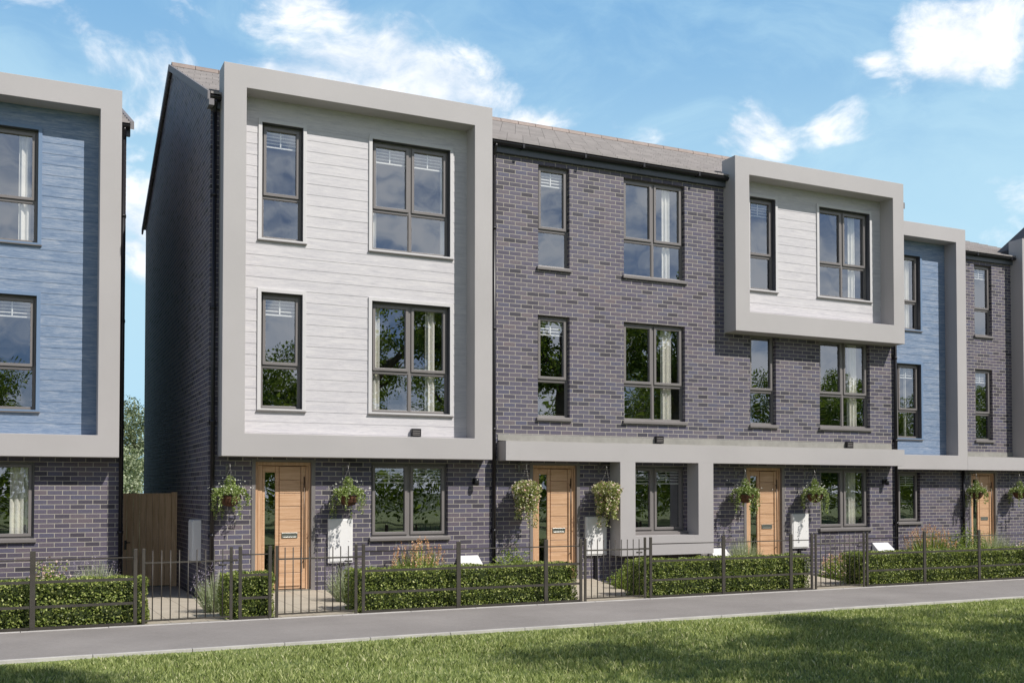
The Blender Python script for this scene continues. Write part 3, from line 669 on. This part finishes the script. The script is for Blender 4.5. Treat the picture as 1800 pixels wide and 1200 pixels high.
flashing(hD, 22.03, 24.15, YC); roof(hD, 22.2, 27.6, YC, (False, False), segs=[(22.2, 24.155), (27.495, 27.6)], p=21.2); gable(hD, 27.6, YC, p=21.2); back_and_floors(hD, 22.2, 27.6, YC)
s = MB(); xg, zg, w_ = 25.83, 9.35, 1.62     # cross gable just behind the frame, its shaded look put into the colour
y0_, y1_ = YC + .06, YC + .50
for sg in (-1, 1): s.hexa([(xg + sg * w_, y0_, 8.0), (xg, y0_, 8.0), (xg + sg * w_, y1_, 8.0), (xg, y1_, 8.0), (xg + sg * w_, y0_, 8.15), (xg, y0_, zg), (xg + sg * w_, y1_, 8.15), (xg, y1_, zg)])
s.build('cross_gable', 'shade_tile', hD, bevel=-1)

# ------------------------------------------------------------------ hanging baskets
def basket_proto(kind):
    root = empty('hanging_basket', (0, 0, 0)); rs = np.random.RandomState(11 if kind == 'green' else 12)
    s = MB(); n = 20; pr = [(.165, 0), (.160, -.05), (.135, -.11), (.09, -.155), (.03, -.175)]
    for (r1, z1), (r2, z2) in zip(pr, pr[1:]):
        for j in range(n):
            a, c = 2 * math.pi * j / n, 2 * math.pi * (j + 1) / n
            s.face([(r1 * math.cos(a), r1 * math.sin(a), z1), (r2 * math.cos(a), r2 * math.sin(a), z2), (r2 * math.cos(c), r2 * math.sin(c), z2), (r1 * math.cos(c), r1 * math.sin(c), z1)], 0, True)
    s.face([(.16 * math.cos(2 * math.pi * j / n), .16 * math.sin(2 * math.pi * j / n), -.01) for j in range(n)]); s.build('coir_liner', 'coir', root, bevel=-1)
    s = MB(); s.tube([(.168 * math.cos(2 * math.pi * j / 24), .168 * math.sin(2 * math.pi * j / 24), 0) for j in range(25)], .006, 6)
    for q in range(8):
        a = q * math.pi / 4; s.tube([((r + .005) * math.cos(a), (r + .005) * math.sin(a), z) for r, z in pr], .003, 4)
    s.build('wire_frame', 'pipe', root)
    s = MB()
    top = .43 if kind == 'green' else .50
    for q in range(3):
        a = q * 2.094 + .5
        for i in range(14):
            t0, t1 = i / 14, (i + .8) / 14
            s.tube([(.168 * (1 - t) * math.cos(a), .168 * (1 - t) * math.sin(a), top * t) for t in (t0, t1)], .004 if i % 2 else .0028, 5)
    s.tube([(0, 0, top - .01), (0, 0, top + .03)], .008, 6); s.build('chain', 'wire', root)
    P = []
    def blob(c, r, n_):
        d = rs.normal(size=(n_, 3)); d /= np.linalg.norm(d, axis=1)[:, None]; P.append(np.array(c) + d * np.array(r) * rs.uniform(.55, 1, (n_, 1)))
    def trail(a, r0, L, n_, sp=.028):
        t = rs.uniform(0, 1, n_) ** .9; rr = r0 + .10 * np.minimum(t * 3, 1)
        P.append(np.stack([rr * math.cos(a) + rs.normal(0, sp, n_), rr * math.sin(a) + rs.normal(0, sp, n_), .05 - t * L + .04 * np.sin(t * 3)], 1))
    if kind == 'green':
        blob((0, 0, .09), (.19, .17, .09), 800); blob((0, 0, .20), (.09, .08, .12), 350)
        for q in range(9):
            a = q * .698 + .2; blob((.20 * math.cos(a), .18 * math.sin(a), .06), (.075, .075, .065), 95)
        for q in range(11): trail(q * .571 + rs.uniform(-.2, .2), .17, rs.choice([.22, .36, .44, .30]), 85, .017)
        P_ = np.concatenate(P); link('foliage', np_mesh('foliage', leaves(P_, .030, rs, None, 0, .75), 4), 'basketleaf', root)
        Q = rs.normal(size=(150, 3)) * [.15, .14, .07] + [0, 0, .11]; link('flowers', np_mesh('flowers', leaves(Q, .024, rs, None, 0, .95), 4), 'white_petals', root)
    else:
        blob((0, 0, .10), (.29, .25, .17), 1900); blob((0, -.03, -.06), (.25, .21, .17), 1300)
        for q in range(17): trail(q * .37 + rs.uniform(-.25, .25), .07, rs.choice([.40, .50, .64, .34]), 110, .024)
        P_ = np.concatenate(P); link('foliage', np_mesh('foliage', leaves(P_, .034, rs, None, 0, .8), 4), 'basketmix', root)
        i = rs.choice(len(P_), 620, replace=False); Q = P_[i] * [1.08, 1.08, 1.0] + [0, 0, .01]
        link('flowers', np_mesh('flowers', leaves(Q, .036, rs, None, 0, .95), 4), 'pinkflower', root)
    return root
M['white_petals'] = leaf('white_petal', [(0, (.6, .6, .5)), (1, (.85, .85, .8))])
def children(o): return [c for c in bpy.data.objects if c.parent == o]
def copy_tree(o):
    c = o.copy(); C.objects.link(c)
    for ch in children(o):
        d = ch.copy(); C.objects.link(d); d.parent = c
        for g in children(ch):
            e = g.copy(); C.objects.link(e); e.parent = d
    return c
bp = {'green': basket_proto('green'), 'pink': basket_proto('pink')}; used = set()
for i, (x, Y, z, k, root, lab) in enumerate([
        (3.013, 0, 1.56, 'green', h1, 'leafy green hanging basket left of the first white-boarded house door'),
        (4.919, 0, 1.555, 'green', h1, 'green trailing hanging basket above the white meter box of the first white-boarded house'),
        (8.18, 0, 1.56, 'pink', h2, 'large pink-flowered hanging basket left of the middle house door'),
        (9.835, 0, 1.545, 'pink', h2, 'large pink-flowered hanging basket beside the framed bay window'),
        (13.01, 0, 1.565, 'green', h3, 'green hanging basket on the left of the door under the top-floor box frame'),
        (14.777, 0, 1.565, 'green', h3, 'green hanging basket right of the door under the top-floor box frame, by the ground window'),
        (22.41, YC, 1.59, 'green', hD, 'small distant hanging basket partly in front of the right-most wooden door'),
        (24.02, YC, 1.59, 'green', hD, 'hanging basket cut by the right edge of the picture')]):
    o = bp[k] if k not in used else copy_tree(bp[k]); used.add(k)
    o.location = (x, Y - .305, z); o.rotation_euler[2] = [0, .35, 0, 2.2, 2.6, 4.3, 1.1, 3.0][i]; sc = 1.0; o.scale = (sc, sc, sc)
    tag(o, lab, 'hanging basket', 'hanging baskets beside the doors'); bracket(root, x, Y, z + (.455 if k == 'green' else .525))

# ------------------------------------------------------------------ side gate
g = empty('timber_gate', (2.2, 3.5, -.15)); tag(g, 'closed brown vertical-boarded timber gate between the left house and the end gable', 'gate')
s = MB(); xa = 1.62
while xa < 2.56: s.box(xa, min(xa + .108, 2.62), 3.48, 3.505, -.13, 1.56); xa += .112
s.build('board_panel', 'gatewood', g, bevel=.003)
s = MB(); s.box(2.625, 2.725, 3.44, 3.55, -.2, 1.61); s.build('post', 'gatewood', g, bevel=.004)
s = MB(); s.box(1.58, 2.624, 3.465, 3.515, 1.561, 1.585); s.build('capping', 'gatewood', g)
s = MB(); s.box(1.80, 1.84, 3.46, 3.48, .55, .72); s.tube([(1.82, 3.44, .68), (1.90, 3.44, .68)], .01, 8); s.tube([(1.82, 3.478, .68), (1.82, 3.44, .68)], .01, 8); s.build('handle', 'pipe', g)

# ------------------------------------------------------------------ railings and gates
F = -3.47
def railing(posts, wide, x0, x1, label):
    r = empty('metal_fence', ((x0 + x1) / 2, F, 0)); tag(r, label, 'fence', 'bar railings along the path')
    for z in (.82, .56, .27, .02):
        s = MB()
        if z > .8: s.tube([(x0, F, z), (x1, F, z)], .008, 8)
        else: s.box(x0, x1, F - .004, F + .004, z - .016, z + .016)
        s.build('rail', 'railing', r)
    for p in posts:
        s = MB(); w2 = .030 if p in wide else .021; s.box(p - w2, p + w2, F - .012, F + .012, -.08, .925); s.build('post', 'railing', r, bevel=.003)
railing([-3.9, -2.55, -1.19, .182, 1.316], [-3.9, -2.55, -1.19, .182], -5.2, 1.316, 'dark bar railing with its hedge at the left edge, left of the side gate')
railing([2.572, 2.948], [], 2.572, 2.948, 'very short two-post railing in front of the small hedge')
railing([4.191, 5.564, 6.933, 7.51], [5.564, 6.933], 4.191, 7.51, 'bar railing with two flat posts before the long hedge of the first white-boarded house')
railing([8.727, 10.086, 11.44, 11.878], [10.086, 11.44], 8.727, 11.878, 'bar railing in front of the hedge below the framed bay window')
railing([13.091, 14.426, 15.779, 17.13, 18.48, 19.83, 21.1], [14.426, 15.779, 17.13, 18.48, 19.83], 13.091, 21.1, 'bar railing running to the right edge of the picture')
def gate(x0, x1, label, latch=True):
    r = empty('metal_gate', ((x0 + x1) / 2, F, 0)); tag(r, label, 'gate', 'metal bar gates in the railings')
    for x in (x0, x1): s = MB(); s.box(x - .019, x + .019, F - .010, F + .010, .0, .925); s.build('stile', 'railing', r, bevel=.003)
    n = 9; st = (x1 - x0) / (n + 1)
    for i in range(n): s = MB(); s.tube([(x0 + st * (i + 1), F, .045), (x0 + st * (i + 1), F, .90)], .0075, 6); s.build('bar', 'railing', r)
    for z in (.75, .045): s = MB(); s.box(x0, x1, F - .006, F + .006, z - .010, z + .010); s.build('rail', 'railing', r)
    if latch: s = MB(); s.box(x1 - .10, x1 + .08, F - .02, F - .011, .74, .765); s.tube([(x1 - .16, F - .015, .70), (x1 - .06, F - .015, .70)], .012, 8); s.build('latch', 'railing', r)
gate(1.411, 2.459, 'metal bar gate across the side path in front of the timber gate')
gate(3.036, 4.089, 'metal bar gate in front of the first white-boarded house door')
gate(7.585, 8.625, 'metal bar gate to the middle house, left of the framed bay window')
gate(11.963, 13.014, 'metal bar gate below the ground floor window of the box-framed house')
gate(21.2, 22.2, 'metal bar gate hidden beyond the right edge railing') if False else None

# ------------------------------------------------------------------ hedges
def hedge(x0, x1, label, y0=-3.36, y1=-2.86, zt=.545):
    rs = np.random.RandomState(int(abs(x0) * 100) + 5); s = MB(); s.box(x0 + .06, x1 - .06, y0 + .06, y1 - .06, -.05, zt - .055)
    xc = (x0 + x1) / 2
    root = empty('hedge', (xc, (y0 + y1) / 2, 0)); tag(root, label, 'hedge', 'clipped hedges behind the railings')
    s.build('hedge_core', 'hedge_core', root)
    L, D, H = x1 - x0, y1 - y0, zt; Ps, Os = [], []
    def surf(n, fx, o):
        q = rs.uniform(size=(n, 2)); p = fx(q); depth = rs.beta(1.2, 2.4, n)[:, None] * .085
        wob = (np.sin(p[:, 0] * 5.1) * np.sin(p[:, 2] * 9 + p[:, 0]) * .012 + .009 * np.sin(p[:, 0] * 17 + p[:, 2] * 13))[:, None]
        Ps.append(p - np.array(o) * (depth - .02 - wob)); Os.append(np.tile(o, (n, 1)))
    dn = 3900
    surf(int(L * H * dn), lambda q: np.stack([x0 + q[:, 0] * L, np.full(len(q), y0), q[:, 1] * H], 1), (0., -1, 0))
    surf(int(L * D * dn), lambda q: np.stack([x0 + q[:, 0] * L, y0 + q[:, 1] * D, np.full(len(q), zt)], 1), (0., 0, 1))
    surf(int(H * D * dn), lambda q: np.stack([np.full(len(q), x0), y0 + q[:, 1] * D, q[:, 0] * H], 1), (-1., 0, 0))
    surf(int(H * D * dn), lambda q: np.stack([np.full(len(q), x1), y0 + q[:, 1] * D, q[:, 0] * H], 1), (1., 0, 0))
    surf(int(L * H * dn * .25), lambda q: np.stack([x0 + q[:, 0] * L, np.full(len(q), y1), q[:, 1] * H], 1), (0., 1, 0))
    P_, O_ = np.concatenate(Ps), np.concatenate(Os)
    link('foliage', np_mesh('foliage', leaves(P_, .030, rs, O_, .42, .66), 4), 'hedge', root)
hedge(-5.2, 1.47, 'clipped green hedge at the left edge, left of the side path')
hedge(2.42, 3.02, 'short block of clipped hedge between the two left-hand metal gates')
hedge(4.12, 7.5, 'long clipped hedge in front of the first white-boarded house ground floor window')
hedge(8.64, 11.93, 'clipped hedge below the framed bay window')
hedge(13.08, 21.2, 'clipped hedge running off to the right edge of the picture')

# ------------------------------------------------------------------ garden plants
def plant(name, loc, label, cat, kind, h=.5, r=.25, seed=1, n=260, grp=None):
    rs = np.random.RandomState(seed); root = empty(name, loc); tag(root, label, cat, grp); x, y, z = loc
    a = rs.uniform(0, 2 * np.pi, n); rr = r * np.sqrt(rs.uniform(0, 1, n)); hh = h * rs.uniform(.55, 1.05, n) * (1 - .35 * (rr / r) ** 2)
    bx, by = x + rr * .35 * np.cos(a), y + rr * .35 * np.sin(a); tx, ty = x + rr * 1.05 * np.cos(a), y + rr * 1.05 * np.sin(a)
    if kind in ('spike', 'lav', 'orange'):
        w = .004 if kind != 'orange' else .007; th = rs.uniform(0, np.pi, n); dx, dy = np.cos(th) * w, np.sin(th) * w
        mx, my = (bx * .45 + tx * .55), (by * .45 + ty * .55)
        V = np.stack([np.stack([bx - dx, by - dy, np.full(n, z)], 1), np.stack([bx + dx, by + dy, np.full(n, z)], 1), np.stack([mx + dx, my + dy, z + hh * .6], 1), np.stack([mx - dx, my - dy, z + hh * .6], 1)], 1)
        V2 = np.stack([np.stack([mx - dx, my - dy, z + hh * .6], 1), np.stack([mx + dx, my + dy, z + hh * .6], 1), np.stack([tx + dx * .3, ty + dy * .3, z + hh], 1), np.stack([tx - dx * .3, ty - dy * .3, z + hh], 1)], 1)
        A = np.concatenate([V.reshape(-1, 3), V2.reshape(-1, 3)])
        t = rs.uniform(.1, .85, (n * 5, 1)); i = rs.randint(0, n, n * 5)
        P_ = np.stack([bx, by, np.full(n, z)], 1)[i] * (1 - t) + np.stack([tx, ty, z + hh], 1)[i] * t + rs.normal(0, .012, (n * 5, 3))
        A = np.concatenate([A, leaves(P_, .045 if kind != 'lav' else .035, rs, None, 0, .28)])
        link('foliage', np_mesh('foliage', A, 4), 'lav' if kind != 'orange' else 'lime', root)
        if kind != 'spike':
            m_ = int(n * (.25 if kind == 'lav' else .3)); j = np.repeat(rs.choice(n, m_, replace=False), 14 if kind == 'orange' else 6); u = rs.uniform(-.02, .13, len(j))
            Q = np.stack([tx[j], ty[j], z + hh[j] + u + .02], 1) + rs.normal(0, .010, (len(j), 3))
            link('flowers', np_mesh('flowers', leaves(Q, .028 if kind == 'orange' else .016, rs, None, 0, .7), 4), 'orange' if kind == 'orange' else 'lavflower', root)
    else:
        m_ = n * 6; d = rs.normal(size=(m_, 3)); d /= np.linalg.norm(d, axis=1)[:, None]; d[:, 2] = np.abs(d[:, 2])
        lump = 1 + .22 * np.sin(d[:, 0] * 7 + seed) * np.sin(d[:, 1] * 6 + d[:, 2] * 5)
        P_ = np.array([x, y, z]) + d * np.array([r, r * .8, h]) * (rs.uniform(.5, 1, m_) * lump)[:, None]
        link('foliage', np_mesh('foliage', leaves(P_, .04, rs, d, .3, .7), 4), kind if kind in M else 'lime', root)
        if kind == 'pinkbush' or name == 'flowering_shrub':
            k_ = rs.choice(m_, m_ // 4, replace=False); k_ = k_[d[k_, 2] > .25]
            link('flowers', np_mesh('flowers', leaves(P_[k_] + d[k_] * .03, .04, rs, d[k_], .4, .95), 4), 'pinkflower', root)
plant('lavender', (2.50, -2.2, -.08), 'pale lavender clump by the gable corner, left of the small hedge', 'plant', 'lav', .60, .34, 1, 520)
plant('lavender', (4.48, -1.9, -.08), 'pale silvery lavender clump between the first white-boarded house door path and the long hedge', 'plant', 'lav', .66, .36, 2, 420)
plant('crocosmia', (6.1, -.45, -.15), 'tall orange-spiked plant under the ground floor window of the first white-boarded house', 'plant', 'orange', .92, .45, 3, 300)
plant('leafy_shrub', (7.86, -.45, -.15), 'low yellow-green leafy plant behind the hedge, left of the middle house door', 'plant', 'lime', .80, .42, 4, 420)
plant('leafy_shrub', (9.75, -1.15, -.12), 'rounded light-green shrub beneath the bay frame, seen through the middle gate', 'plant', 'lime', .42, .42, 5, 300)
plant('leafy_shrub', (9.25, -1.95, -.1), 'spiky mixed shrub behind the left end of the bay hedge', 'plant', 'hedge', .5, .28, 6, 200)
plant('ornamental_grass', (12.80, -.55, -.15), 'wispy pale green plant left of the door under the box frame', 'plant', 'spike', .95, .38, 7, 520)
plant('flowering_shrub', (14.5, -1.3, -.1), 'pale mixed flowering plant seen through the right-hand metal gate', 'plant', 'lime', .46, .5, 8, 280)
plant('crocosmia', (14.95, -.75, -.15), 'orange-flowered plant below the box-framed house ground floor window', 'plant', 'orange', .42, .30, 18, 160)
plant('crocosmia', (19.0, .6, -.15), 'orange-topped plant behind the right-hand hedge near the pipe corner', 'plant', 'orange', .92, .55, 9, 340)
plant('leafy_shrub', (20.3, .8, -.15), 'loose light-green shrub behind the right-hand hedge, left of the right-most door', 'plant', 'lime', .90, .65, 10, 620)
plant('ornamental_grass', (21.4, .9, -.15), 'feathery grass clump behind the right-hand hedge beside the shrub', 'plant', 'spike', .88, .55, 11, 520)
plant('flowering_shrub', (22.4, .75, -.15), 'low pink-flowered plant in front of the right-most door', 'plant', 'lime', .60, .45, 12, 260)
plant('leafy_shrub', (24.2, 1.2, -.15), 'green shrub at the right edge beside the path to the right-most door', 'plant', 'lime', .85, .55, 13, 360)
plant('flowering_shrub', (.50, 1.3, -.15), 'pink-flowered plant showing above the left-hand hedge', 'plant', 'lime', .66, .40, 14, 260)
plant('lavender', (1.15, .9, -.15), 'lavender clump behind the right end of the left-hand hedge', 'plant', 'lav', .68, .40, 15, 360)

# ------------------------------------------------------------------ trees
def tree(label, loc, h, cr, kind, seed, nleaf=9000, name='tree', grp=None, base=.35, lsize=.13):
    rs = np.random.RandomState(seed); rr = random.Random(seed); root = empty(name, loc); tag(root, label, 'tree', grp)
    x, y, z = loc; s = MB(); tz = z + h * base
    s.tube([(x, y, z - .2), (x + .04, y, z + h * base * .5), (x - .03, y + .05, tz), (x, y, z + h * .75)], [h * .028, h * .022, h * .018, h * .005], 10)
    ends = []
    for i in range(13):
        a = i * 2.4 + rr.uniform(-.3, .3); t = rr.uniform(.0, .6); z0 = tz + (h * (.75 - base)) * t
        L = cr * rr.uniform(.55, .95) * (1 - .4 * t); e = (x + math.cos(a) * L, y + math.sin(a) * L, min(z + h * .93, z0 + L * rr.uniform(.45, 1.0)))
        m_ = ((x + e[0]) / 2 + rr.uniform(-.15, .15), (y + e[1]) / 2, (z0 + e[2]) / 2 - .1); s.tube([(x, y, z0), m_, e], [h * .010, h * .007, h * .003], 6); ends.append(e)
    s.build('trunk', 'bark', root)
    cz = z + h * (1 + base) / 2; hz = h * (1 - base) / 2
    cl = [np.array(e) for e in ends]
    for i in range(34 if kind != 'pine' else 16):
        d = rs.normal(size=3); d /= np.linalg.norm(d); cl.append(np.array([x, y, cz]) + d * np.array([cr, cr, hz]) * rs.uniform(.45, .92))
    P_, O_ = [], []; m_ = nleaf // len(cl)
    for c in cl:
        if kind == 'pine' and c[2] < z + h * .62: c[2] = z + h * rs.uniform(.7, .95)
        rad = cr * rs.uniform(.20, .36); d = rs.normal(size=(m_, 3)); d /= np.linalg.norm(d, axis=1)[:, None]
        P_.append(c + d * rad * np.array([1, 1, .72]) * rs.uniform(.35, 1, (m_, 1))); O_.append(d)
    P_ = np.concatenate(P_); O_ = np.concatenate(O_); me = np_mesh('crown', leaves(P_, lsize, rs, O_, .35, .65), 4)
    link('crown', me, {'a': 'leafA', 'pale': 'leafpale', 'pine': 'leafpine'}[kind], root); return root
tree('tall umbrella-crowned grey-green tree far behind the timber gate', (4.35, 28, -.2), 5.5, 2.1, 'pine', 21, 9000, 'pine_tree', base=.55, lsize=.10)
tree('pale bushy tree filling the gap above the timber gate', (4.15, 22, -.2), 3.9, 1.9, 'pale', 22, 11000, base=.12, lsize=.10)
tree('smaller pale tree behind the timber gate beside the bushy one', (3.1, 26, -.2), 3.6, 1.7, 'pale', 23, 8000, base=.15, lsize=.10)
ga = tree('broad tree across the green, mirrored in the windows', (12.0, -28, 0), 9.6, 4.2, 'a', 31, 34000, grp='trees across the green', base=.18, lsize=.13)
gb = tree('broad tree across the green, mirrored in the windows', (20.5, -30, 0), 9.0, 4.2, 'a', 32, 34000, grp='trees across the green', base=.16, lsize=.13)
for i, (x, y, sc) in enumerate([(5.0, -30, 1.0), (27, -27, .95), (33.5, -31, 1.08), (40, -28, .95), (47, -31, 1.08), (55, -29, 1.0), (63, -32, 1.1), (-3, -29, .95), (72, -30, 1.05)]):
    src = ga if i % 2 else gb; o = copy_tree(src); o.location = (x, y, 0); o.scale = (sc, sc, sc); o.rotation_euler[2] = i * 1.3
tree('tree beside the lawn whose crown shades the grass', (13.8, -15.0, 0), 9.8, 2.5, 'a', 41, 12000, base=.5, lsize=.13)
tree('second tree beside the lawn whose crown shades the right-hand grass', (21.5, -14.2, 0), 9.6, 2.7, 'a', 42, 12000, base=.45, lsize=.13)
tree('tree right of the camera whose crown dapples the middle of the lawn', (9.9, -14.7, 0), 9.0, 2.1, 'a', 44, 8000, base=.52, lsize=.12)
tree('slim tall tree behind the camera whose crown shades the near left grass', (4.2, -15.3, 0), 12.3, 1.6, 'a', 43, 7000, base=.66, lsize=.13)
tree('tree between the two shading the lawn, right of the camera', (17.4, -15.4, 0), 9.6, 2.3, 'a', 45, 9000, base=.5, lsize=.13)
# unseen shrub belt across the green, added to darken ground floor window reflections
rs = np.random.RandomState(77); n = 110000; x = rs.uniform(-30, 110, n); top = 2.6 + .7 * np.sin(x * .7) + .5 * np.sin(x * 1.9 + 1)
P_ = np.stack([x, rs.uniform(-36, -33, n), top * np.sqrt(rs.uniform(0, 1, n))], 1)
tag(link('added_shrub_belt', np_mesh('added_shrub_belt', leaves(P_, .17, rs, None, 0, .7), 4), 'leafA'), 'unseen belt of shrubs across the green, added to darken the ground floor window reflections', 'shrubs', kind='stuff')
